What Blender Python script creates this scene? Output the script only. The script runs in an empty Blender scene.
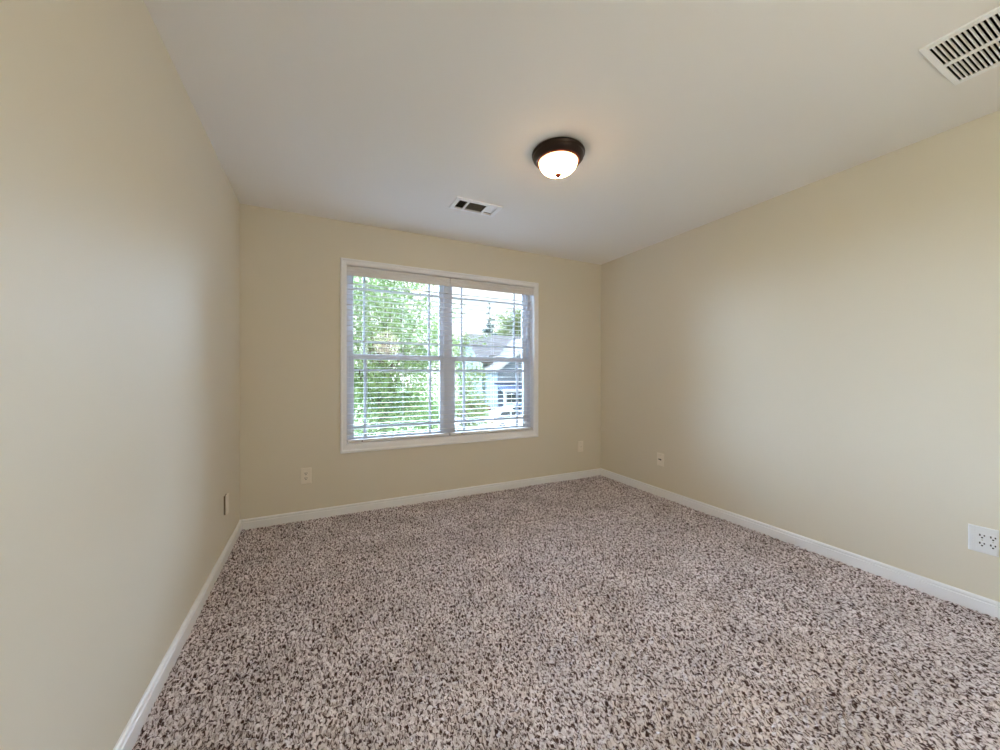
import bpy, bmesh, math, random
import numpy as np
from mathutils import Vector, Matrix
random.seed(7)
C = bpy.context.scene.collection
PI = math.pi

# ------------------------------------------------------------------ camera
F, YAW, PITCH, ROLL = 367.23, 0.4551, -0.0024, -0.0013
cam = bpy.data.objects.new('camera', bpy.data.cameras.new('camera')); C.objects.link(cam)
cam.data.sensor_width = 36.0; cam.data.lens = F / 1000 * 36
cam.data.clip_start = 0.02; cam.data.clip_end = 400
cam.matrix_world = (Matrix.Translation((0.5415, 0, 1.1672)) @ Matrix.Rotation(-YAW, 4, 'Z')
                    @ Matrix.Rotation(PI / 2 + PITCH, 4, 'X') @ Matrix.Rotation(-ROLL, 4, 'Z'))
bpy.context.scene.camera = cam

# ------------------------------------------------------------------ world, lights, exposure
W = bpy.data.worlds.new('world'); bpy.context.scene.world = W; W.use_nodes = True
bg = W.node_tree.nodes['Background']
bg.inputs['Color'].default_value = (0.90, 0.95, 1.0, 1); bg.inputs['Strength'].default_value = 0.9

def add_light(name, kind, loc, energy, color, rot=(0, 0, 0), **kw):
    d = bpy.data.lights.new(name, kind); d.energy = energy; d.color = color
    for k, v in kw.items(): setattr(d, k, v)
    o = bpy.data.objects.new(name, d); C.objects.link(o); o.location = loc; o.rotation_euler = rot
    return o
# overcast glow of the bright sky in front of the window (a very soft sun)
add_light('sky_glow', 'SUN', (2, 12, 9), 35.0, (0.53, 0.71, 1.0), rot=(math.radians(-76), 0, 0), angle=math.radians(130))
add_light('sun', 'SUN', (10, -10, 20), 0.8, (1.0, 0.96, 0.90), rot=(math.radians(42), 0, math.radians(-20)), angle=math.radians(2))
# soft fill added behind the viewer to brighten the near room, no fixture
add_light('rear_fill', 'POINT', (1.7, -0.45, 1.75), 8.0, (1.0, 0.97, 0.80), shadow_soft_size=.25)
VS = bpy.context.scene.view_settings
VS.view_transform = 'Standard'; VS.look = 'None'; VS.exposure = 1.42; VS.gamma = 1.0; VS.use_curve_mapping = False
cy = bpy.context.scene.cycles
cy.max_bounces = 16; cy.diffuse_bounces = 10; cy.glossy_bounces = 4; cy.transparent_max_bounces = 24
cy.sample_clamp_indirect = 6.0; cy.use_denoising = True
cy.caustics_reflective = False; cy.caustics_refractive = False

# ------------------------------------------------------------------ materials
MATS = {}
def mat(name, col, rough=0.6, metal=0.0, spec=0.5, bump=None, mix=None, emit=None, sub=0):
    """bump=(scale, strength, distance); mix=(colour2, scale, lo, hi) blends a second colour by noise."""
    if name in MATS: return MATS[name]
    m = bpy.data.materials.new(name); m.use_nodes = True
    nt = m.node_tree; b = nt.nodes['Principled BSDF']
    b.inputs['Base Color'].default_value = (*col, 1); b.inputs['Roughness'].default_value = rough
    b.inputs['Metallic'].default_value = metal; b.inputs['Specular IOR Level'].default_value = spec
    tc = nt.nodes.new('ShaderNodeTexCoord')
    if bump:
        n = nt.nodes.new('ShaderNodeTexNoise'); n.inputs['Scale'].default_value = bump[0]; n.inputs['Detail'].default_value = 3
        bp = nt.nodes.new('ShaderNodeBump'); bp.inputs['Strength'].default_value = bump[1]; bp.inputs['Distance'].default_value = bump[2]
        nt.links.new(tc.outputs['Object'], n.inputs['Vector']); nt.links.new(n.outputs['Fac'], bp.inputs['Height'])
        nt.links.new(bp.outputs['Normal'], b.inputs['Normal'])
    if mix:
        n = nt.nodes.new('ShaderNodeTexNoise'); n.inputs['Scale'].default_value = mix[1]; n.inputs['Detail'].default_value = 4
        r = nt.nodes.new('ShaderNodeValToRGB')
        r.color_ramp.elements[0].position = mix[2]; r.color_ramp.elements[0].color = (*col, 1)
        r.color_ramp.elements[1].position = mix[3]; r.color_ramp.elements[1].color = (*mix[0], 1)
        nt.links.new(tc.outputs['Object'], n.inputs['Vector']); nt.links.new(n.outputs['Fac'], r.inputs['Fac'])
        nt.links.new(r.outputs['Color'], b.inputs['Base Color'])
    if emit:
        b.inputs['Emission Color'].default_value = (*emit[0], 1); b.inputs['Emission Strength'].default_value = emit[1]
    MATS[name] = m
    return m

WALL = mat('wall_paint', (0.745, 0.695, 0.585), 0.55, spec=0.25, bump=(140, 0.06, 0.002))
CEIL = mat('ceiling_paint', (0.885, 0.87, 0.85), 0.8, spec=0.15, bump=(90, 0.08, 0.002))
TRIM = mat('trim_paint', (0.88, 0.89, 0.92), 0.35, spec=0.4)
VINYL = mat('window_vinyl', (0.68, 0.70, 0.76), 0.35)
GRILLE = mat('window_grille', (0.50, 0.52, 0.60), 0.35)  # white grille, its backlit darkness put into the colour
BLIND = mat('blind_white', (0.74, 0.73, 0.74), 0.4)
CORD = mat('cord_white', (0.75, 0.76, 0.80), 0.7)
TASSEL = mat('tassel_dark', (0.10, 0.08, 0.06), 0.5)
PLATE = mat('plate_cream', (0.86, 0.80, 0.70), 0.35)
PLATEW = mat('plate_white', (0.82, 0.83, 0.84), 0.35)
SLOT = mat('slot_dark', (0.03, 0.025, 0.02), 0.6)
SCREW = mat('screw_metal', (0.6, 0.58, 0.52), 0.35, metal=0.8)
BRONZE = mat('lamp_bronze', (0.030, 0.016, 0.012), 0.35, metal=0.6)
COPPER = mat('finial_bronze', (0.16, 0.03, 0.015), 0.4, metal=0.5)
VENTW = mat('vent_white', (0.93, 0.94, 0.96), 0.4)
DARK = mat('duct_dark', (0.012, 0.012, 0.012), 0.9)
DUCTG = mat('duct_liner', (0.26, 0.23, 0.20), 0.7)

def glass_mat():
    m = bpy.data.materials.new('window_glass'); m.use_nodes = True; nt = m.node_tree
    nt.nodes.remove(nt.nodes['Principled BSDF'])
    t = nt.nodes.new('ShaderNodeBsdfTransparent'); t.inputs['Color'].default_value = (0.96, 0.98, 0.97, 1)
    g = nt.nodes.new('ShaderNodeBsdfGlossy'); g.inputs['Roughness'].default_value = 0.02
    fr = nt.nodes.new('ShaderNodeFresnel'); fr.inputs['IOR'].default_value = 1.45
    mx = nt.nodes.new('ShaderNodeMixShader')
    nt.links.new(fr.outputs[0], mx.inputs[0]); nt.links.new(t.outputs[0], mx.inputs[1]); nt.links.new(g.outputs[0], mx.inputs[2])
    nt.links.new(mx.outputs[0], nt.nodes['Material Output'].inputs['Surface'])
    return m
GLASS = glass_mat()

# ------------------------------------------------------------------ helpers
def add_box(bm, x0, x1, y0, y1, z0, z1):
    vs = [bm.verts.new((x, y, z)) for x in (x0, x1) for y in (y0, y1) for z in (z0, z1)]
    for f in ((0, 1, 3, 2), (4, 6, 7, 5), (0, 4, 5, 1), (2, 3, 7, 6), (0, 2, 6, 4), (1, 5, 7, 3)):
        bm.faces.new([vs[i] for i in f])
    return vs
def add_lathe(bm, prof, c=(0, 0, 0), seg=40, cap=True, axis='Z'):
    rings = []
    for r, z in prof:
        if r < 1e-6: rings.append([bm.verts.new((c[0], c[1], c[2] + z))])
        else: rings.append([bm.verts.new((c[0] + r * math.cos(2 * PI * k / seg), c[1] + r * math.sin(2 * PI * k / seg), c[2] + z)) for k in range(seg)])
    for a, b in zip(rings, rings[1:]):
        for k in range(seg):
            k2 = (k + 1) % seg
            if len(a) == 1 and len(b) > 1: bm.faces.new((a[0], b[k], b[k2]))
            elif len(b) == 1 and len(a) > 1: bm.faces.new((a[k], b[0], a[k2]))
            elif len(a) > 1: bm.faces.new((a[k], b[k], b[k2], a[k2]))
def add_tube(bm, pts, radii, seg=8):
    pts = [Vector(p) for p in pts]; rings = []
    if not isinstance(radii, (list, tuple)): radii = [radii] * len(pts)
    for i, p in enumerate(pts):
        d = (pts[min(i + 1, len(pts) - 1)] - pts[max(i - 1, 0)]).normalized()
        u = d.cross(Vector((0, 0, 1)) if abs(d.z) < 0.9 else Vector((1, 0, 0))).normalized(); v = d.cross(u)
        rings.append([bm.verts.new(p + (u * math.cos(2 * PI * k / seg) + v * math.sin(2 * PI * k / seg)) * radii[i]) for k in range(seg)])
    for a, b in zip(rings, rings[1:]):
        for k in range(seg): bm.faces.new((a[k], a[(k + 1) % seg], b[(k + 1) % seg], b[k]))
    bm.faces.new(rings[0]); bm.faces.new(rings[-1])
def add_prism(bm, poly, axis, a, b):
    """extrude a 2-D outline (the two other axes in order) along axis from a to b"""
    def P(u, v, w):
        return {'X': (w, u, v), 'Y': (u, w, v), 'Z': (u, v, w)}[axis]
    A = [bm.verts.new(P(u, v, a)) for u, v in poly]; B = [bm.verts.new(P(u, v, b)) for u, v in poly]
    n = len(poly)
    for k in range(n): bm.faces.new((A[k], A[(k + 1) % n], B[(k + 1) % n], B[k]))
    bm.faces.new(A); bm.faces.new(B[::-1])
def obj(name, bm, m, parent=None, bevel=0, smooth=False, world=True):
    """link a bmesh as one object; its coordinates are world ones, its origin goes to the parent's base or its own"""
    bmesh.ops.recalc_face_normals(bm, faces=bm.faces)
    me = bpy.data.meshes.new(name); off = Vector((0, 0, 0))
    if world:
        if parent is not None: off = wloc(parent)
        elif len(bm.verts):
            xs = [v.co for v in bm.verts]
            off = Vector(((min(v.x for v in xs) + max(v.x for v in xs)) / 2, (min(v.y for v in xs) + max(v.y for v in xs)) / 2, min(v.z for v in xs)))
        bmesh.ops.translate(bm, verts=bm.verts, vec=-off)
    bm.to_mesh(me); bm.free(); me.materials.append(m)
    if smooth:
        for p in me.polygons: p.use_smooth = True
    o = bpy.data.objects.new(name, me); C.objects.link(o)
    if parent is not None: o.parent = parent
    elif world: o.location = off
    if bevel:
        md = o.modifiers.new('bevel', 'BEVEL'); md.width = bevel; md.segments = 2; md.limit_method = 'ANGLE'
    return o
def wloc(o):
    v = Vector(o.location)
    while o.parent: o = o.parent; v += Vector(o.location)
    return v
def tag(o, label, cat, group=None, kind=None):
    if label: o['label'] = label
    if cat: o['category'] = cat
    if group: o['group'] = group
    if kind: o['kind'] = kind
    return o
def thing(name, label, cat, loc=(0, 0, 0), group=None, kind=None):
    o = bpy.data.objects.new(name, None); C.objects.link(o); o.location = loc; o.empty_display_size = 0.1
    return tag(o, label, cat, group, kind)
def B(*boxes):
    bm = bmesh.new()
    for b in boxes: add_box(bm, *b)
    return bm
def copy_tree(o, parent=None):
    c = o.copy(); C.objects.link(c); c.parent = parent
    for ch in list(o.children): copy_tree(ch, c)
    return c

# ------------------------------------------------------------------ the room
D, WX, H, YR = 3.3224, 3.4742, 2.44, -0.75      # back wall, right wall, ceiling, wall behind the camera
OX0, OX1, OZ0, OZ1 = 0.737, 2.567, 0.573, 2.085   # window opening
T = 0.16
S = 'structure'
tag(obj('wall_left', B((-T, 0, YR - T, D + T, 0, H)), WALL), 'long pale beige wall on the left of the room', 'wall', kind=S)
tag(obj('wall_right', B((WX, WX + T, YR - T, D + T, 0, H)), WALL), 'long pale beige wall on the right of the room', 'wall', kind=S)
tag(obj('wall_back', B((0, OX0, D, D + T, 0, H), (OX1, WX, D, D + T, 0, H), (OX0, OX1, D, D + T, 0, OZ0), (OX0, OX1, D, D + T, OZ1, H)), WALL),
    'tan end wall with the window in it', 'wall', kind=S)
tag(obj('wall_front', B((0, WX, YR - T, YR, 0, H)), WALL), 'beige wall behind the viewer', 'wall', kind=S)
VX0, VX1, VY0, VY1 = 2.643, 3.039, -0.036, 0.574      # return grille outline
SX0, SX1, SY0, SY1 = 1.421, 1.787, 2.498, 2.684       # supply register outline
def ceiling_bm():
    bm = bmesh.new()
    # a slab with two duct openings, cut into strips
    def strip(x0, x1, holes):
        y = YR - T
        for a, b in sorted(holes): add_box(bm, x0, x1, y, a, H, H + 0.25); y = b
        add_box(bm, x0, x1, y, D + T, H, H + 0.25)
    s = (SY0 + .02, SY1 - .02); v = (VY0 + .012, VY1 - .012)
    strip(-T, SX0 + .02, []); strip(SX0 + .02, SX1 - .02, [s]); strip(SX1 - .02, VX0 + .012, [])
    strip(VX0 + .012, VX1 - .012, [v]); strip(VX1 - .012, WX + T, [])
    add_box(bm, -T, WX + T, YR - T, D + T, H + 0.25, H + 0.27)
    return bm
tag(obj('ceiling', ceiling_bm(), CEIL), 'flat off-white painted ceiling', 'ceiling', kind=S)

# --- carpet: a cut pile height field, tufts about 22 mm apart leaning in drifting directions
def carpet():
    rng = np.random.default_rng(3)
    st = 0.0048
    nx = int((WX) / st) + 1; ny = int((D - YR) / st) + 1
    fy = np.fft.fftfreq(ny, st)[:, None]; fx = np.fft.fftfreq(nx, st)[None, :]
    fr = np.hypot(fx, fy)
    def band(f0, bw, th=None, an=0.0, seed=0):
        w = np.fft.fft2(np.random.default_rng(seed).standard_normal((ny, nx)))
        if th is None: filt = np.exp(-((fr - f0) / bw) ** 2)
        else:
            u = fx * math.cos(th) + fy * math.sin(th); v = -fx * math.sin(th) + fy * math.cos(th)
            r = np.sqrt(u * u + (v * an) ** 2)
            filt = np.exp(-((r - f0) / bw) ** 2)
        a = np.real(np.fft.ifft2(w * filt)); return a / a.std()
    low = band(0, 1.6, seed=5)                       # slow drift of pile direction
    ang = low * 1.3
    h = np.zeros((ny, nx)); ws = np.zeros((ny, nx))
    for k in range(6):
        th = k * PI / 6
        w = np.clip(np.cos(ang - th), -1, 1) ** 8
        h += w * band(48, 15, th, 1.9, seed=20 + k); ws += w * w
    h /= np.sqrt(ws)
    h = h * 0.8 + 0.45 * band(75, 20, seed=9)
    h = np.tanh(h * 0.8)                            # rounded tufts
    amp = 0.0062 * (1 + 0.12 * band(0, 2.2, seed=11))
    z = -0.004 + h * amp + 0.0012 * band(0, 3.0, seed=12)
    X, Y = np.meshgrid(np.linspace(0, WX, nx), np.linspace(YR, D, ny))
    co = np.stack([X, Y, z], -1).reshape(-1, 3).astype(np.float32)
    i = np.arange(ny * nx).reshape(ny, nx)
    q = np.stack([i[:-1, :-1], i[:-1, 1:], i[1:, 1:], i[1:, :-1]], -1).reshape(-1, 4).astype(np.int32)
    me = bpy.data.meshes.new('floor')
    me.vertices.add(len(co)); me.vertices.foreach_set('co', co.ravel())
    me.loops.add(q.size); me.loops.foreach_set('vertex_index', q.ravel())
    me.polygons.add(len(q)); me.polygons.foreach_set('loop_start', np.arange(0, q.size, 4, dtype=np.int32))
    me.update(); me.validate(); me.polygons.foreach_set('use_smooth', np.ones(len(q), bool))
    m = bpy.data.materials.new('carpet_pile'); m.use_nodes = True; nt = m.node_tree; b = nt.nodes['Principled BSDF']
    b.inputs['Roughness'].default_value = 1.0; b.inputs['Specular IOR Level'].default_value = 0.05
    N = nt.nodes.new; L = nt.links.new
    tc = N('ShaderNodeTexCoord')
    n0 = N('ShaderNodeTexNoise'); n0.inputs['Scale'].default_value = 2.2; n0.inputs['Detail'].default_value = 1
    L(tc.outputs['Object'], n0.inputs['Vector'])
    rot = N('ShaderNodeVectorRotate'); rot.rotation_type = 'Z_AXIS'
    mul = N('ShaderNodeMath'); mul.operation = 'MULTIPLY'; mul.inputs[1].default_value = 3.0
    L(n0.outputs['Fac'], mul.inputs[0]); L(mul.outputs[0], rot.inputs['Angle'])
    # two tone yarn flecks, elongated
    sc = N('ShaderNodeMapping'); sc.inputs['Scale'].default_value = (1.0, 0.62, 0.2)
    L(tc.outputs['Object'], sc.inputs['Vector'])
    n1 = N('ShaderNodeTexNoise'); n1.inputs['Scale'].default_value = 112; n1.inputs['Detail'].default_value = 2.0
    n1.inputs['Roughness'].default_value = 0.6; n1.inputs['Distortion'].default_value = 0.8
    L(sc.outputs[0], n1.inputs['Vector'])
    r = N('ShaderNodeValToRGB'); e = r.color_ramp.elements
    e[0].position = 0.41; e[0].color = (0.070, 0.042, 0.042, 1)
    e[1].position = 0.56; e[1].color = (0.78, 0.725, 0.77, 1)
    x = r.color_ramp.elements.new(0.47); x.color = (0.46, 0.395, 0.41, 1)
    x = r.color_ramp.elements.new(0.68); x.color = (0.86, 0.81, 0.84, 1)
    L(n1.outputs['Fac'], r.inputs['Fac']); n3 = N('ShaderNodeTexNoise'); n3.inputs['Scale'].default_value = 4.5; n3.inputs['Detail'].default_value = 4
    L(tc.outputs['Object'], n3.inputs['Vector'])
    m3 = N('ShaderNodeMapRange'); m3.inputs['From Min'].default_value = .35; m3.inputs['From Max'].default_value = .65
    m3.inputs['To Min'].default_value = .88; m3.inputs['To Max'].default_value = 1.10; L(n3.outputs['Fac'], m3.inputs['Value'])
    vm = N('ShaderNodeVectorMath'); vm.operation = 'SCALE'; L(r.outputs['Color'], vm.inputs[0]); L(m3.outputs[0], vm.inputs['Scale'])  # broad patches: pile-lean shading and wear, both put into the colour
    L(vm.outputs[0], b.inputs['Base Color'])
    n2 = N('ShaderNodeTexNoise'); n2.inputs['Scale'].default_value = 260
    bp = N('ShaderNodeBump'); bp.inputs['Strength'].default_value = 0.6; bp.inputs['Distance'].default_value = 0.003
    L(tc.outputs['Object'], n2.inputs['Vector']); L(n2.outputs['Fac'], bp.inputs['Height']); L(bp.outputs[0], b.inputs['Normal'])
    me.materials.append(m)
    o = bpy.data.objects.new('floor', me); C.objects.link(o)
    return o
tag(carpet(), 'brown and beige flecked cut pile carpet covering the floor', 'floor', kind=S)
tag(obj('trim_1', B((-T, WX + T, YR - T, D + T, -0.25, -0.03)), mat('subfloor', (0.3, 0.25, 0.2))), 'subfloor slab under the carpet', 'floor', kind=S)

# --- baseboards, with an eased top and a small cove
BH = 0.0745
prof = [(0, -0.03), (0.014, -0.03), (0.014, BH - 0.024), (0.0095, BH - 0.021), (0.0095, BH - 0.017), (0.0125, BH - 0.012), (0.0105, BH - 0.005), (0.005, BH), (0, BH)]
bm = bmesh.new(); add_prism(bm, [(D - u, z) for u, z in prof], 'X', 0, WX); bb = obj('baseboard_back', bm, TRIM)
tag(bb, 'white baseboard under the window wall', 'baseboard', kind=S)
bm = bmesh.new(); add_prism(bm, [(u, z) for u, z in prof], 'Y', YR, D); bb = obj('baseboard_left', bm, TRIM)
tag(bb, 'white baseboard along the left wall', 'baseboard', kind=S)
bm = bmesh.new(); add_prism(bm, [(WX - u, z) for u, z in prof], 'Y', YR, D); bb = obj('baseboard_right', bm, TRIM)
tag(bb, 'white baseboard along the right wall', 'baseboard', kind=S)
bm = bmesh.new(); add_prism(bm, [(YR + u, z) for u, z in prof], 'X', 0, WX); bb = obj('baseboard_front', bm, TRIM)
tag(bb, 'white baseboard behind the viewer', 'baseboard', kind=S)

# --- window casing (picture frame trim) and jamb liner
CX0, CX1, CZ0, CZ1 = 0.690, 2.612, 0.506, 2.130
def casing_bm():
    bm = bmesh.new()
    # profile: (inward distance from outer edge, thickness)
    pr = [(0, 0), (0, 0.016), (0.004, 0.019), (0.012, 0.019), (0.018, 0.014), (0.036, 0.011), (0.0455, 0.008), (0.0455, 0)]
    cs = [(CX0, CZ0, 1, 1), (CX1, CZ0, -1, 1), (CX1, CZ1, -1, -1), (CX0, CZ1, 1, -1)]
    R = [[bm.verts.new((x + sx * d, D - t, z + sz * d * (1.46 if sz > 0 else 1))) for d, t in pr] for x, z, sx, sz in cs]
    n = len(pr)
    for k in range(4):
        a, b = R[k], R[(k + 1) % 4]
        for j in range(n - 1): bm.faces.new((a[j], b[j], b[j + 1], a[j + 1]))
        bm.faces.new((a[n - 1], b[n - 1], b[0], a[0]))
    return bm
tag(obj('trim_2', casing_bm(), TRIM), 'white picture frame casing around the window', 'window casing', kind=S)
j = 0.004
tag(obj('trim_3', B((OX0, OX0 + j, D, D + .15, OZ0, OZ1), (OX1 - j, OX1, D, D + .15, OZ0, OZ1), (OX0, OX1, D, D + .15, OZ0, OZ0 + j), (OX0, OX1, D, D + .15, OZ1 - j, OZ1)), TRIM),
    'white jamb lining inside the window opening', 'window jamb', kind=S)

# --- twin double-hung windows with perimeter grilles
def sash(parent, name, gx0, gx1, gz0, gz1, fx0, fx1, fz0, fz1, y, mv, mh, th=0.03):
    """frame around glass gx..gz reaching fx..fz; mv/mh muntin positions"""
    yb = y + th
    s = obj(name, B((fx0, gx0, y, yb, fz0, fz1), (gx1, fx1, y, yb, fz0, fz1), (gx0, gx1, y, yb, fz0, gz0), (gx0, gx1, y, yb, gz1, fz1)), VINYL, parent, bevel=0.003)
    obj('pane', B((gx0 - .004, gx1 + .004, y + th * .5, y + th * .5 + .004, gz0 - .004, gz1 + .004)), GLASS, s)
    w = 0.010
    bx = [(x - w, x + w, y + .003, y + .012, gz0, gz1) for x in mv] + [(gx0, gx1, y + .002, y + .013, z - w, z + w) for z in mh]
    obj('grille', B(*bx), GRILLE, s)
    return s
MX = 1.638
for k, (x0, x1, gl, gh, ml, mh2, lab) in enumerate([
        (OX0 + j, MX, (0.800, 1.570), (0.803, 1.568), (0.890, 1.473), (0.893, 1.475), 'left double-hung window with white grilles, tree outside'),
        (MX, OX1 - j, (1.704, 2.490), (1.722, 2.488), (1.801, 2.393), (1.814, 2.412), 'right double-hung window with white grilles, house outside')]):
    w = thing('window_%d' % (k + 1), lab, 'window', ((x0 + x1) / 2, D + .12, OZ0), kind=S)
    obj('window_frame', B((x0, x0 + .028, D + .078, D + .16, OZ0, OZ1), (x1 - .028, x1, D + .078, D + .16, OZ0, OZ1),
                          (x0 + .028, x1 - .028, D + .078, D + .16, OZ0 + j, OZ0 + .02), (x0 + .028, x1 - .028, D + .078, D + .16, OZ1 - .025, OZ1 - j)), VINYL, w)
    a, b = x0 + .028, x1 - .028
    sash(w, 'upper_sash', gl[0], gl[1], 1.343, 2.028, a, b, 1.300, OZ1 - .025, D + .118, ml, (1.915, 1.452))
    lo = sash(w, 'lower_sash', gh[0], gh[1], 0.622, 1.293, a, b, OZ0 + .02, 1.340, D + .084, mh2, (1.200, 0.705))
    lx = (gh[0] + gh[1]) / 2
    bm = B((lx - .03, lx + .03, D + .088, D + .112, 1.340, 1.347)); add_lathe(bm, [(0, .008), (.012, .008), (.012, 0), (0, 0)], (lx, D + .1, 1.347), 12)
    add_box(bm, lx - .004, lx + .035, D + .090, D + .098, 1.347, 1.356)
    obj('sash_lock', bm, VINYL, lo)

# ------------------------------------------------------------------ blinds
def blind(x0, x1, label, cords, tx):
    t = thing('window_blind', label, 'blind', ((x0 + x1) / 2, D + .04, OZ0 + .02), group='white horizontal slat blinds in the window')
    zt = OZ1 - j - .002
    obj('headrail', B((x0 + .004, x1 - .004, D + .020, D + .066, zt - .045, zt)), BLIND, t)
    bm = bmesh.new()
    pv = [(D + .006, 1.995), (D + .014, 1.995), (D + .014, zt - .004), (D + .004, zt - .004), (D + .001, zt - .012), (D + .004, zt - .024), (D + .006, zt - .030), (D + .003, zt - .045), (D + .006, zt - .056)]
    add_prism(bm, pv, 'X', x0, x1); obj('valance', bm, BLIND, t, bevel=0.0015)
    bm = bmesh.new(); n = 30; z = 0.650
    for i in range(n):
        zz = 0.648 + i * 0.0443
        pts = [(-.0228, 0), (-.0115, .0009), (0, .0013), (.0115, .0009), (.0228, 0)]
        poly = [(D + .043 + u, zz + v + .0016) for u, v in pts] + [(D + .043 + u, zz + v) for u, v in pts[::-1]]
        add_prism(bm, poly, 'X', x0 + .004, x1 - .004)
    obj('slats', bm, BLIND, t)
    rail = obj('bottom_rail', B((x0 + .004, x1 - .004, D + .014, D + .064, 0.582, 0.607)), BLIND, t, bevel=0.004)
    for c in (x0 + .12, (x0 + x1) / 2, x1 - .12):
        bm = bmesh.new(); add_lathe(bm, [(0, 0), (.006, 0), (.006, -.003), (0, -.003)], (c, D + .0125, .594), 12)
        bmesh.ops.rotate(bm, verts=bm.verts, cent=(c, D + .0125, .594), matrix=Matrix.Rotation(PI / 2, 3, 'X'))
        obj('plug', bm, TASSEL if c < x0 + .2 else BLIND, rail)
    for c in cords:
        bm = bmesh.new()
        for y in (D + .0165, D + .0695): add_tube(bm, [(c, y, .60), (c, y, 2.0)], .0011, 6)
        for i in range(n): add_box(bm, c - .0008, c + .0008, D + .0165, D + .0695, .6455 + i * .0443, .647 + i * .0443)
        obj('ladder_cord', bm, CORD, t)
    for k, (cx, zb) in enumerate(tx):
        bm = bmesh.new(); add_tube(bm, [(cx, D + .012, 2.0), (cx, D + .010, zb + .03)], .0009, 6)
        pc = obj('pull_cord', bm, CORD, t)
        bm = bmesh.new(); add_lathe(bm, [(0, .034), (.003, .034), (.0045, .02), (.0068, .006), (.006, 0), (0, 0)], (cx, D + .010, zb), 12)
        obj('tassel', bm, TASSEL, pc, smooth=True)
    return t
blind(OX0 + j + .002, 1.6395, 'left white slatted window blind, tree behind it', (0.905, 1.215, 1.585), [(0.842, 1.165), (0.852, 1.118)])
blind(1.6465, OX1 - j - .002, 'right white slatted window blind, neighbouring house behind it', (1.80, 2.10, 2.42), [(1.742, 1.140), (1.752, 1.118)])

# ------------------------------------------------------------------ wall plates
def rotated(bm, cent, ang, axis='Z'):
    bmesh.ops.rotate(bm, verts=bm.verts, cent=cent, matrix=Matrix.Rotation(ang, 3, axis)); return bm
def plate(label, cx, cz, wall, kind='duplex', w=.078, h=.128, m=PLATE, pos=None, gangs=1):
    """built facing -Y at the origin, then turned to its wall"""
    name = {'duplex': 'wall_outlet', 'coax': 'cable_wall_plate', 'blank': 'blank_wall_plate', 'phone': 'phone_wall_plate'}[kind]
    t = thing(name, label, 'outlet' if kind == 'duplex' else 'wall plate', pos, group=None)
    bm = bmesh.new(); e = .0045; dpt = .0065
    W2, H2 = w / 2, h / 2
    for a, b in (((W2, H2, 0), (W2, H2, .002)), ((W2, H2, .002), (W2 - e, H2 - e, dpt))):
        pass
    lo = [bm.verts.new((sx * W2, 0, sz * H2)) for sx, sz in ((-1, -1), (1, -1), (1, 1), (-1, 1))]
    mi = [bm.verts.new((sx * W2, -.003, sz * H2)) for sx, sz in ((-1, -1), (1, -1), (1, 1), (-1, 1))]
    hi = [bm.verts.new((sx * (W2 - e), -dpt, sz * (H2 - e))) for sx, sz in ((-1, -1), (1, -1), (1, 1), (-1, 1))]
    for p, q in ((lo, mi), (mi, hi)):
        for k in range(4): bm.faces.new((p[k], p[(k + 1) % 4], q[(k + 1) % 4], q[k]))
    bm.faces.new(lo); bm.faces.new(hi)
    obj('cover_plate', bm, m, t, world=False)
    def disk(x, z, r, y0, y1, mm, nm, par, sq=None):
        bm = bmesh.new(); seg = 20
        pts = []
        for k in range(seg):
            a = 2 * PI * k / seg; px, pz = r * math.cos(a), r * math.sin(a)
            if sq: pz = max(-sq, min(sq, pz))
            pts.append((x + px, z + pz))
        add_prism(bm, pts, 'Y', y0, y1); return obj(nm, bm, mm, par, world=False)
    def small(boxes, mm, nm, par):
        return obj(nm, B(*boxes), mm, par, world=False)
    y = -dpt
    if kind == 'blank': small([(-.027, .027, 0, .010, -.058, .058)], mat('gap_shade_tan', (0.22, 0.17, 0.11), 0.8), 'gap_shade', t)  # dark backing stands for the shade in the gap behind the plate
    xs = [0] if gangs == 1 else [-.002, .031]
    for gx in xs:
        if kind == 'duplex':
            disk(gx, 0, .0028, y - .001, y + .002, SCREW, 'screw', t)
            for s in (1, -1):
                z = s * .0195
                f = disk(gx, z, .0172, y - .002, y + .003, m, 'socket_face', t, sq=.0142)
                small([(gx - .0092, gx - .0045, y - .0024, y - .001, z - .001, z + .0085), (gx + .0045, gx + .0090, y - .0024, y - .001, z, z + .0075)], SLOT, 'socket_slots', f)
                disk(gx, z - .0075, .0036, y - .0024, y - .001, SLOT, 'ground_hole', f)
        elif kind == 'coax':
            disk(gx, 0, .0065, y - .004, y + .001, m, 'nut', t)
            disk(gx, 0, .0045, y - .010, y + .001, SCREW, 'connector', t)
            for s in (1, -1): disk(gx, s * .042, .0028, y - .001, y + .002, SCREW, 'screw', t)
        elif kind == 'phone':
            small([(gx - .018, gx + .018, y - .003, y + .001, -.012, .012)], m, 'jack_body', t)
            small([(gx - .018, gx + .015, y - .0036, y - .001, -.002, .0075), (gx + .002, gx + .013, y - .0036, y - .001, -.006, -.002)], SLOT, 'jack_opening', t)
            for s in (1, -1): disk(gx, s * .042, .0028, y - .001, y + .002, SCREW, 'screw', t)
        elif kind == 'blank':
            for s in (1, -1): disk(gx, s * .021, .0028, y - .001, y + .002, SCREW, 'screw', t)
    if gangs == 2: small([(-.033, -.029, y - .0015, y + .001, -h / 2 + .006, h / 2 - .006), (-.020, -.0185, y - .001, y + .001, -h / 2 + .012, h / 2 - .012)], m, 'moulded_rib', t)
    t.rotation_euler = (0, 0, {'back': 0, 'right': -PI / 2, 'left': PI / 2}[wall])
    return t
plate('cream duplex outlet on the tan window wall, below the left window', 0, 0, 'back', 'duplex', pos=(0.439, D, 0.351))
plate('small cream cable plate on the tan wall by the right corner', 0, 0, 'back', 'coax', w=.075, h=.122, pos=(3.178, D, 0.352))
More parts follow.
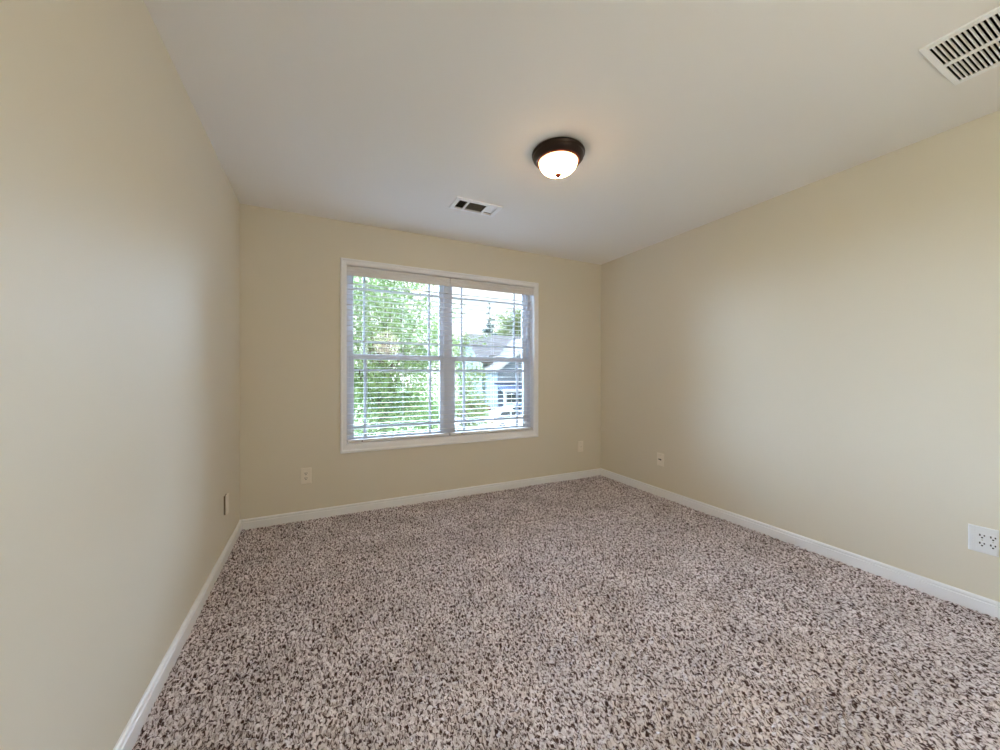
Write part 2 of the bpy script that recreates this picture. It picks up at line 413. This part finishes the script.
plate('cream jack plate with one dark opening on the right wall near the corner', 0, 0, 'right', 'phone', w=.078, h=.122, pos=(WX, 2.484, 0.350))
plate('wide white two-gang outlet low on the right wall at the photo edge', 0, 0, 'right', 'duplex', w=.094, h=.128, m=PLATEW, pos=(WX, 0.576, 0.354), gangs=2)
plate('cream blank plate low on the left wall near the corner', 0, 0, 'left', 'blank', w=.066, h=.126, pos=(0.010, 2.842, 0.342))

# ------------------------------------------------------------------ flush ceiling lamp
LX, LY = 1.768, 1.75
lamp = thing('ceiling_lamp', 'round flush ceiling lamp with dark bronze rim and glowing glass bowl', 'ceiling lamp', (LX, LY, H - .146))
bm = bmesh.new()
add_lathe(bm, [(0, 0), (.132, 0), (.146, -.004), (.151, -.011), (.150, -.018), (.143, -.022), (.145, -.027), (.143, -.036), (.137, -.043), (.131, -.050), (.125, -.056), (.115, -.058), (.112, -.050), (.112, -.012), (0, -.012)], (LX, LY, H), 64)
rimo = obj('rim', bm, BRONZE, lamp, smooth=True)
bm = bmesh.new(); add_lathe(bm, [(.112, -.048), (.1125, -.060), (.1175, -.0615), (.1235, -.0585), (.126, -.053)], (LX, LY, H), 64)
obj('rim_edge', bm, COPPER, rimo, smooth=True)
def bowl_glass():
    m = bpy.data.materials.new('bowl_glass'); m.use_nodes = True; b = m.node_tree.nodes['Principled BSDF']
    b.inputs['Base Color'].default_value = (0.95, 0.86, 0.68, 1); b.inputs['Roughness'].default_value = 0.3
    b.inputs['Emission Color'].default_value = (1.0, 0.60, 0.26, 1); b.inputs['Emission Strength'].default_value = 7
    nt = m.node_tree; N = nt.nodes.new; L = nt.links.new
    tc = N('ShaderNodeTexCoord'); sp = N('ShaderNodeSeparateXYZ'); L(tc.outputs['Object'], sp.inputs[0])
    mr = N('ShaderNodeMapRange'); mr.inputs['From Min'].default_value = .096; mr.inputs['From Max'].default_value = .040
    L(sp.outputs['Z'], mr.inputs['Value'])
    pw = N('ShaderNodeMath'); pw.operation = 'POWER'; pw.inputs[1].default_value = 2.2; L(mr.outputs[0], pw.inputs[0])
    ma = N('ShaderNodeMath'); ma.operation = 'MULTIPLY_ADD'; ma.inputs[1].default_value = 17.0; ma.inputs[2].default_value = 1.3
    L(pw.outputs[0], ma.inputs[0]); L(ma.outputs[0], b.inputs['Emission Strength'])
    return m
bm = bmesh.new(); pr = []
for k in range(17):
    a = k / 16 * PI / 2; pr.append((.1115 * math.cos(a) ** 0.9 if k < 16 else 0, -.050 - .078 * math.sin(a)))
add_lathe(bm, pr, (LX, LY, H), 48); obj('glass_bowl', bm, bowl_glass(), lamp, smooth=True)
bm = bmesh.new(); add_lathe(bm, [(0, .006), (.015, .004), (.0185, -.001), (.016, -.006), (.010, -.010), (.008, -.014), (.005, -.018), (0, -.020)], (LX, LY, H - .128), 20)
obj('finial', bm, COPPER, lamp, smooth=True)

# ------------------------------------------------------------------ supply register: blank end, two dark louvre windows, white louvre end
reg = thing('ceiling_register', 'small white supply register on the ceiling by the window wall', 'vent', ((SX0 + SX1) / 2, (SY0 + SY1) / 2, H - .012))
def frame_ring(bm, x0, x1, y0, y1, ix0, ix1, iy0, iy1, z0, z1):
    add_box(bm, x0, x1, y0, iy0, z0, z1); add_box(bm, x0, x1, iy1, y1, z0, z1)
    add_box(bm, x0, ix0, iy0, iy1, z0, z1); add_box(bm, ix1, x1, iy0, iy1, z0, z1)
bm = bmesh.new()
frame_ring(bm, SX0, SX1, SY0, SY1, SX0 + .031, SX1 - .035, SY0 + .030, SY1 - .024, H - .011, H)
for x in (1.523, 1.676): add_box(bm, x - .007, x + .007, SY0 + .030, SY1 - .024, H - .012, H - .001)
obj('register_frame', bm, VENTW, reg, bevel=.002)
bm = bmesh.new()
def blade(bm, c, l0, l1, along, ang, w=.016, th=.0012, z=H + .006):
    ca, sa = math.cos(ang) * w / 2, math.sin(ang) * w / 2
    poly = [(c - ca, z - sa), (c + ca, z + sa), (c + ca, z + sa + th), (c - ca, z - sa + th)]
    add_prism(bm, poly, 'X' if along == 'x' else 'Y', l0, l1)
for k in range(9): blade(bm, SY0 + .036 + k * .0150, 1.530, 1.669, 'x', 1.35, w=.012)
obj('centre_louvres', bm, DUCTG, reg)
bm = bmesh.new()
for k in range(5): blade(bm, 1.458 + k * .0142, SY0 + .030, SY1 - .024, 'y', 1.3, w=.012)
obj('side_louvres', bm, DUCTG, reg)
bm = bmesh.new()
for k in range(7): blade(bm, 1.689 + k * .0112, SY0 + .030, SY1 - .024, 'y', .12, w=.0122)
obj('side_louvres', bm, VENTW, reg)
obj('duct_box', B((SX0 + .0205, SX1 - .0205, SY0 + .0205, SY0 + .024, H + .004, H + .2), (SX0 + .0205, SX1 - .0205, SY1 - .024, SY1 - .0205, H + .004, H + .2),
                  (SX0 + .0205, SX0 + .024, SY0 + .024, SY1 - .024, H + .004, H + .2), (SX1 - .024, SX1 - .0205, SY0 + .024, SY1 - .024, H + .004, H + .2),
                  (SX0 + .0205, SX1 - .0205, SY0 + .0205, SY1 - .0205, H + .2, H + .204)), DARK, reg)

# ------------------------------------------------------------------ return grille
ret = thing('return_grille', 'large white slotted return air grille on the ceiling, cut by the photo corner', 'vent', ((VX0 + VX1) / 2, (VY0 + VY1) / 2, H - .012))
bm = bmesh.new()
iy0, iy1 = VY0 + .030, VY1 - .0185
ix0, ix1, xm = VX0 + .029, VX1 - .022, 2.846
frame_ring(bm, VX0, VX1, VY0, VY1, ix0, ix1, iy0, iy1, H - .008, H)
add_box(bm, xm - .010, xm + .010, iy0, iy1, H - .007, H)
obj('grille_frame', bm, VENTW, ret, bevel=.002)
bm = bmesh.new(); y = iy1 - .0095
while y > iy0 + .006:
    add_box(bm, ix0, ix1, y - .0022, y + .0022, H - .005, H + .0035); y -= .0129
obj('louvres', bm, VENTW, ret)
g = .0125
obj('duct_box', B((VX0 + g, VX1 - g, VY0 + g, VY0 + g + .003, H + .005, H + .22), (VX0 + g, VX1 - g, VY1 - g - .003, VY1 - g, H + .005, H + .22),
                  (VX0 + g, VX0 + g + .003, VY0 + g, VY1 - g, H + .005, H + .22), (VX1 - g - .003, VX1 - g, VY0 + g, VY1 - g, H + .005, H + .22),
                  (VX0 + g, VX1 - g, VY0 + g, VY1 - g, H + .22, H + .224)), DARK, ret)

# ------------------------------------------------------------------ outdoors (ground 3 m below the floor)
G = -3.0
CONC = mat('concrete', (0.20, 0.19, 0.185), 0.9, mix=((0.13, 0.125, 0.12), 0.8, .4, .7))
GRASS = mat('lawn', (0.13, 0.19, 0.06), 1.0, mix=((0.24, 0.26, 0.12), 1.5, .4, .65))
bm = B((-60, 110, 4.0, 120, G - .3, G)); tag(obj('lawn', bm, GRASS), 'green lawn outside the window', 'lawn', kind=S)
bm = bmesh.new(); add_prism(bm, [(6.5, 17), (20.5, 17), (24, 32.3), (16.2, 32.3), (16.2, 37.8), (12.2, 37.8), (11.5, 32), (8.0, 25)], 'Z', G, G + .03)
tag(obj('driveway', bm, CONC), 'pale concrete drive between the window and the house', 'driveway', kind=S)

bm = B((-12, 14, 3.6, 10.4, G - .02, G + .02)); tag(obj('bounce_slab', bm, mat('bounce_pale', (0.72, 0.71, 0.70), 0.9)), 'added pale slab below the window, out of view, bouncing daylight up', 'bounce_slab', kind=S)  # unseen slab, added to bounce daylight onto the ceiling

def leaf_material(name, c1, c2, scale=3.0):
    m = bpy.data.materials.new(name); m.use_nodes = True; nt = m.node_tree; b = nt.nodes['Principled BSDF']
    n = nt.nodes.new('ShaderNodeTexNoise'); n.inputs['Scale'].default_value = scale
    tc = nt.nodes.new('ShaderNodeTexCoord'); nt.links.new(tc.outputs['Object'], n.inputs['Vector'])
    r = nt.nodes.new('ShaderNodeValToRGB'); r.color_ramp.elements[0].position = .38; r.color_ramp.elements[1].position = .62
    r.color_ramp.elements[0].color = (*c1, 1); r.color_ramp.elements[1].color = (*c2, 1)
    nt.links.new(n.outputs['Fac'], r.inputs['Fac']); nt.links.new(r.outputs['Color'], b.inputs['Base Color'])
    b.inputs['Roughness'].default_value = .6
    tr = nt.nodes.new('ShaderNodeBsdfTranslucent'); nt.links.new(r.outputs['Color'], tr.inputs['Color'])
    mx = nt.nodes.new('ShaderNodeMixShader'); mx.inputs[0].default_value = .4
    nt.links.new(b.outputs[0], mx.inputs[1]); nt.links.new(tr.outputs[0], mx.inputs[2])
    nt.links.new(mx.outputs[0], nt.nodes['Material Output'].inputs['Surface'])
    return m
BARK = mat('bark', (0.10, 0.075, 0.055), 0.95, bump=(30, .6, .02))
def foliage(name, clumps, n_per, size, m, parent, spread=1.0, seed=1):
    """folded leaves scattered round clump centres (x, y, z, radius)"""
    rng = np.random.default_rng(seed); V = []; Fc = []
    o = wloc(parent)
    for (x, y, z, r) in clumps:
        n = int(n_per * r * r)
        d = rng.standard_normal((n, 3)); d /= np.linalg.norm(d, axis=1)[:, None]
        P = d * (r * rng.random(n)[:, None] ** .45) * np.array([1, 1, .8]) + np.array([x - o.x, y - o.y, z - o.z])
        A = rng.standard_normal((n, 3)); A /= np.linalg.norm(A, axis=1)[:, None]
        Bv = np.cross(A, rng.standard_normal((n, 3))); Bv /= np.linalg.norm(Bv, axis=1)[:, None]
        N = np.cross(A, Bv); s = (size * (.6 + .8 * rng.random(n)))[:, None]
        q = np.stack([P - A * s, P + Bv * s * .42 + N * s * .12, P + A * s, P - Bv * s * .42 + N * s * .12, P], 1)
        b0 = sum(len(v) for v in V); V.append(q.reshape(-1, 3))
        k = b0 + np.arange(n)[:, None] * 5
        Fc.append(np.concatenate([k + np.array([0, 1, 4]), k + np.array([4, 1, 2]), k + np.array([0, 4, 3]), k + np.array([4, 2, 3])], 0))
    V = np.concatenate(V).astype(np.float32); Fc = np.concatenate(Fc).astype(np.int32)
    me = bpy.data.meshes.new(name); me.vertices.add(len(V)); me.vertices.foreach_set('co', V.ravel())
    me.loops.add(Fc.size); me.loops.foreach_set('vertex_index', Fc.ravel())
    me.polygons.add(len(Fc)); me.polygons.foreach_set('loop_start', np.arange(0, Fc.size, 3, dtype=np.int32)); me.update()
    me.materials.append(m); ob = bpy.data.objects.new(name, me); C.objects.link(ob); ob.parent = parent
    return ob
def tree(name, label, cat, base, th, crown, n_cl, n_per, size, m, seed, tr=.16, cr=(.45, .9), keep=None, group=None):
    """crown=(cx,cy,cz,rx,ry,rz)"""
    rnd = random.Random(seed)
    t = thing(name, label, cat, base, group=group)
    cl = []
    while len(cl) < n_cl:
        u = Vector((rnd.uniform(-1, 1), rnd.uniform(-1, 1), rnd.uniform(-1, 1)))
        if u.length > 1 or u.length < .25: continue
        p = (crown[0] + u.x * crown[3], crown[1] + u.y * crown[4], crown[2] + u.z * crown[5], rnd.uniform(*cr))
        if keep and not keep(*p): continue
        cl.append(p)
    foliage('crown', cl, n_per, size, m, t, seed=seed)
    bm = bmesh.new(); b = Vector(base); top = Vector((crown[0], crown[1], crown[2] + crown[5] * .6))
    mid = b.lerp(top, .35) + Vector((rnd.uniform(-.1, .1), rnd.uniform(-.1, .1), 0))
    add_tube(bm, [b, mid, b.lerp(top, .7), top], [tr, tr * .75, tr * .45, tr * .12], 10)
    for c in cl[::2]:
        s = b.lerp(top, rnd.uniform(.3, .85)); e = Vector(c[:3]); mm = s.lerp(e, .5) + Vector((0, 0, .15))
        add_tube(bm, [s, mm, e], [tr * .28, tr * .17, tr * .06], 6)
    obj('trunk', bm, BARK, t, smooth=True)
    return t
LEAF1 = leaf_material('leaf_bright', (0.10, 0.17, 0.05), (0.20, 0.27, 0.10))
LEAF2 = leaf_material('leaf_yellow_green', (0.09, 0.12, 0.04), (0.18, 0.21, 0.08), 1.2)
LEAF3 = leaf_material('leaf_blue_green', (0.04, 0.07, 0.07), (0.09, 0.13, 0.125), 1.0)
tree('leafy_tree', 'large bright green leafy tree filling the left window', 'tree', (2.2, 11.6, G), 5, (2.3, 11.2, 1.4, 2.2, 1.4, 3.9), 150, 560, .055, LEAF1, 4, tr=.11, cr=(.4, .75))
tree('young_tree', 'smaller loose green tree seen beside the middle window post', 'tree', (5.8, 14.0, G), 4, (5.7, 14.0, .4, 1.15, 1.0, 3.2), 40, 420, .06, LEAF2, 8, tr=.09, cr=(.35, .6))
tree('low_tree', 'short bushy tree at the left edge of the drive', 'tree', (8.9, 21.5, G), 3, (8.9, 21.5, -.7, 1.15, 1.2, 1.7), 26, 260, .09, LEAF2, 12, tr=.09, cr=(.5, .8))
tree('maple_tree', 'pale green broad tree standing behind the neighbouring roof', 'tree', (33.0, 60, G), 8, (33.0, 60, 9.0, 4.6, 3, 4.2), 45, 60, .20, LEAF2, 15, tr=.3, cr=(1.2, 2.2))
def spruce(label, base, h, r, seed):
    rnd = random.Random(seed); t = thing('spruce_tree', label, 'tree', base)
    cl = []
    for k in range(16):
        f = k / 15; z = base[2] + h * (.12 + .88 * f); rr = r * (1 - f) + .15
        for q in range(max(1, int(7 * (1 - f)) + 1)):
            a = rnd.uniform(0, 2 * PI); cl.append((base[0] + rr * .6 * math.cos(a), base[1] + rr * .6 * math.sin(a), z, max(.35, rr * .42)))
    foliage('needles', cl, 300, .17, LEAF3, t, seed=seed)
    bm = bmesh.new(); add_tube(bm, [base, (base[0], base[1], base[2] + h)], [.25, .03], 8); obj('trunk', bm, BARK, t)
spruce('tall blue-green conifer rising behind the neighbouring roof', (24.6, 53, G), 15.5, 4.0, 31)
def hedge():
    for k, (x, y, r) in enumerate([(9.3, 32.2, .75), (10.6, 33.2, .7), (11.0, 35.0, .75)]):
        t = thing('shrub', ['round green shrub beside the drive, left of two others', 'round green shrub beside the drive, between two others', 'round green shrub beside the drive, nearest the maroon car'][k], 'shrub', (x, y, G), group='round shrubs beside the drive')
        foliage('leaves', [(x, y, G + r * .8, r)], 420, .09, LEAF1, t, seed=40 + k)
        bm = bmesh.new(); add_tube(bm, [(x, y, G), (x, y, G + r)], [.05, .02], 6); obj('stem', bm, BARK, t)
hedge()

# --- neighbouring house
SID = mat('siding_blue_grey', (0.14, 0.17, 0.22), 0.8, bump=(4, .1, .01))
ROOF = mat('shingle_pale', (0.10, 0.088, 0.088), 0.9, mix=((0.08, 0.07, 0.07), 6, .4, .6))
ROOFB = mat('shingle_slate', (0.05, 0.08, 0.16), 0.9, mix=((0.04, 0.06, 0.12), 6, .4, .6))
HW = mat('house_trim_white', (0.45, 0.45, 0.48), 0.6)
PANE = mat('dark_pane', (0.05, 0.06, 0.09), 0.08)
RED = mat('brick_red', (0.36, 0.16, 0.13), 0.9)
hs = thing('house', 'neighbouring blue-grey house with pale roof and porch, seen through the right window', 'house', (21, 38, G))
bm = bmesh.new()
add_box(bm, 16.9, 32, 38, 46, G, 2.6)
add_prism(bm, [(38, 2.6), (46, 2.6), (42, 5.6)], 'X', 16.9, 32)
obj('main_wall', bm, SID, hs)
bm = bmesh.new()
add_prism(bm, [(37.4, 2.35), (42, 5.85), (46.6, 2.35), (46.6, 2.6), (42, 6.1), (37.4, 2.6)], 'X', 16.3, 32.5)
obj('main_roof', bm, ROOF, hs)
bm = bmesh.new(); add_box(bm, 17.2, 27.2, 34.6, 38, G, 1.7); add_prism(bm, [(17.2, 1.7), (27.2, 1.7), (22.2, 5.2)], 'Y', 34.6, 40)
# clapboard courses
for k in range(20): add_box(bm, 17.18, 27.22, 34.575, 34.6, G + .3 + k * .23, G + .32 + k * .23)
obj('wing_wall', bm, SID, hs)
bm = bmesh.new()
add_prism(bm, [(16.7, 1.35), (22.2, 5.2), (27.7, 1.35), (27.7, 1.6), (22.2, 5.47), (16.7, 1.6)], 'Y', 34.2, 41)
obj('wing_roof', bm, ROOF, hs)
bm = bmesh.new()
for s in (1, -1):
    xe = 22.2 - s * 5.5
    add_prism(bm, [(xe, 1.25), (22.2, 5.10), (22.2, 5.42), (xe, 1.57)], 'Y', 34.12, 34.2)
obj('rake_board', bm, HW, hs)
bm = bmesh.new(); add_prism(bm, [(32.6, -.35), (34.6, .25), (34.6, .1), (32.6, -.5)], 'X', 16.8, 27.6); obj('porch_roof', bm, ROOFB, hs)
obj('gutter', B((16.8, 27.6, 32.45, 32.6, -.62, -.35), (16.4, 27.8, 34.45, 34.6, .25, .42)), HW, hs)
for x in (17.2, 20.3, 23.4, 26.5):
    obj('porch_post', B((x - .12, x + .12, 32.7, 32.94, G, -.5), (x - .17, x + .17, 32.65, 32.99, G, G + .25), (x - .17, x + .17, 32.65, 32.99, -.68, -.5)), HW, hs)
obj('porch_floor', B((16.9, 27.5, 32.5, 34.6, G, G + .18)), CONC, hs)
for (x0, x1, z0, z1) in [(18.2, 19.4, -2.2, -.8), (24.2, 25.6, -2.2, -.8), (20.9, 22.2, .75, 1.9), (23.3, 24.4, .75, 1.9)]:
    f = obj('house_window', B((x0 - .1, x1 + .1, 34.5, 34.58, z0 - .1, z0), (x0 - .1, x1 + .1, 34.5, 34.58, z1, z1 + .12), (x0 - .1, x0, 34.5, 34.58, z0, z1), (x1, x1 + .1, 34.5, 34.58, z0, z1),
                                ((x0 + x1) / 2 - .03, (x0 + x1) / 2 + .03, 34.5, 34.58, z0, z1), (x0, x1, 34.5, 34.58, (z0 + z1) / 2 - .03, (z0 + z1) / 2 + .03)), HW, hs)
    obj('dark_pane', B((x0, x1, 34.53, 34.56, z0, z1)), PANE, f)
dr = obj('front_door', B((21.2, 22.2, 34.5, 34.58, G + .18, -.85)), RED, hs)
bm = bmesh.new(); add_lathe(bm, [(0, .04), (.04, .02), (.04, -.02), (0, -.04)], (22.05, 34.46, -1.9), 10); obj('door_knob', bm, SCREW, dr)
obj('shutter', B((22.5, 22.85, 34.5, 34.57, .75, 1.9)), RED, hs)
# gable attic vent, octagon
bm = bmesh.new(); add_prism(bm, [(17.9 + .45 * math.cos(PI / 8 + k * PI / 4), 2.0 + .55 * math.sin(PI / 8 + k * PI / 4)) for k in range(8)], 'Y', 37.9, 37.99); obj('attic_vent', bm, ROOFB, hs)

# --- parked cars
GLS = mat('car_glass', (0.03, 0.04, 0.05), 0.05); TYRE = mat('tyre', (0.02, 0.02, 0.02), 0.9); RIM = mat('wheel_rim', (0.5, 0.5, 0.52), 0.3, metal=.8)
LAMPC = mat('headlamp', (0.8, 0.8, 0.8), 0.1); LAMPR = mat('tail_lamp', (0.4, 0.02, 0.02), 0.2)
def car(label, x, y, ang, colour, cname, bz):
    P = mat(cname, colour, 0.25, metal=.2)
    t = thing('car', label, 'car', (x, y, bz), group='cars parked on the drive')
    side = [(-2.2, .35), (-2.25, .75), (-2.15, .98), (-1.55, 1.04), (1.0, 1.0), (1.9, .88), (2.2, .70), (2.22, .35), (1.75, .30), (1.68, .52), (1.4, .66), (1.12, .52), (1.05, .28), (-1.0, .28), (-1.07, .52), (-1.35, .66), (-1.63, .52), (-1.7, .30)]
    bm = bmesh.new(); add_prism(bm, side, 'Y', -.88, .88); obj('body', bm, P, t, bevel=.05, world=False)
    cab = [(-1.75, 1.02), (-1.15, 1.40), (-.2, 1.47), (.35, 1.42), (1.1, 1.0)]
    bm = bmesh.new(); n = len(cab)
    A = [bm.verts.new((u, -.78 + (z - 1) * .35, z)) for u, z in cab]; Bq = [bm.verts.new((u, .78 - (z - 1) * .35, z)) for u, z in cab]
    for k in range(n): bm.faces.new((A[k], A[(k + 1) % n], Bq[(k + 1) % n], Bq[k]))
    bm.faces.new(A); bm.faces.new(Bq[::-1]); obj('windows', bm, GLS, t, world=False)
    bm = bmesh.new(); add_prism(bm, [(-1.2, 1.39), (-.2, 1.475), (.38, 1.43), (.38, 1.45), (-.2, 1.50), (-1.2, 1.42)], 'Y', -.64, .64)
    for u in (-.45,): add_prism(bm, [(u, 1.0), (u + .09, 1.0), (u + .09, 1.47), (u, 1.47)], 'Y', -.80, -.70); add_prism(bm, [(u, 1.0), (u + .09, 1.0), (u + .09, 1.47), (u, 1.47)], 'Y', .70, .80)
    obj('roof', bm, P, t, world=False)
    for u in (1.4, -1.35):
        for s in (-1, 1):
            bm = bmesh.new(); add_lathe(bm, [(.17, .10), (.31, .10), (.33, .07), (.33, -.07), (.31, -.10), (.17, -.10), (.17, .10)], (0, 0, 0), 24)
            bmesh.ops.rotate(bm, verts=bm.verts, cent=(0, 0, 0), matrix=Matrix.Rotation(PI / 2, 3, 'X')); bmesh.ops.translate(bm, verts=bm.verts, vec=(u, s * .80, .33))
            w = obj('wheel', bm, TYRE, t, world=False)
            bm = bmesh.new(); add_lathe(bm, [(0, .08), (.17, .085), (.17, -.085), (0, -.08)], (0, 0, 0), 16)
            bmesh.ops.rotate(bm, verts=bm.verts, cent=(0, 0, 0), matrix=Matrix.Rotation(PI / 2, 3, 'X')); bmesh.ops.translate(bm, verts=bm.verts, vec=(u, s * .80, .33))
            obj('hub_cap', bm, RIM, w, world=False)
    for s in (-1, 1):
        obj('headlamp', B((2.12, 2.215, s * .68 - .14, s * .68 + .14, .62, .74)), LAMPC, t, world=False)
        obj('tail_lamp', B((-2.26, -2.17, s * .68 - .14, s * .68 + .14, .72, .88)), LAMPR, t, world=False)
    t.rotation_euler = (0, 0, ang)
car('dark maroon car parked left of the porch, farthest from the window', 14.3, 35.3, .25, (0.16, 0.03, 0.04), 'paint_maroon', G + .03)
car('blue-grey car parked in front of the porch', 16.9, 29.2, .2, (0.16, 0.24, 0.42), 'paint_blue', G + .03)
car('white car nearest the window on the drive', 13.2, 24.6, .3, (0.75, 0.75, 0.76), 'paint_white', G + .03)
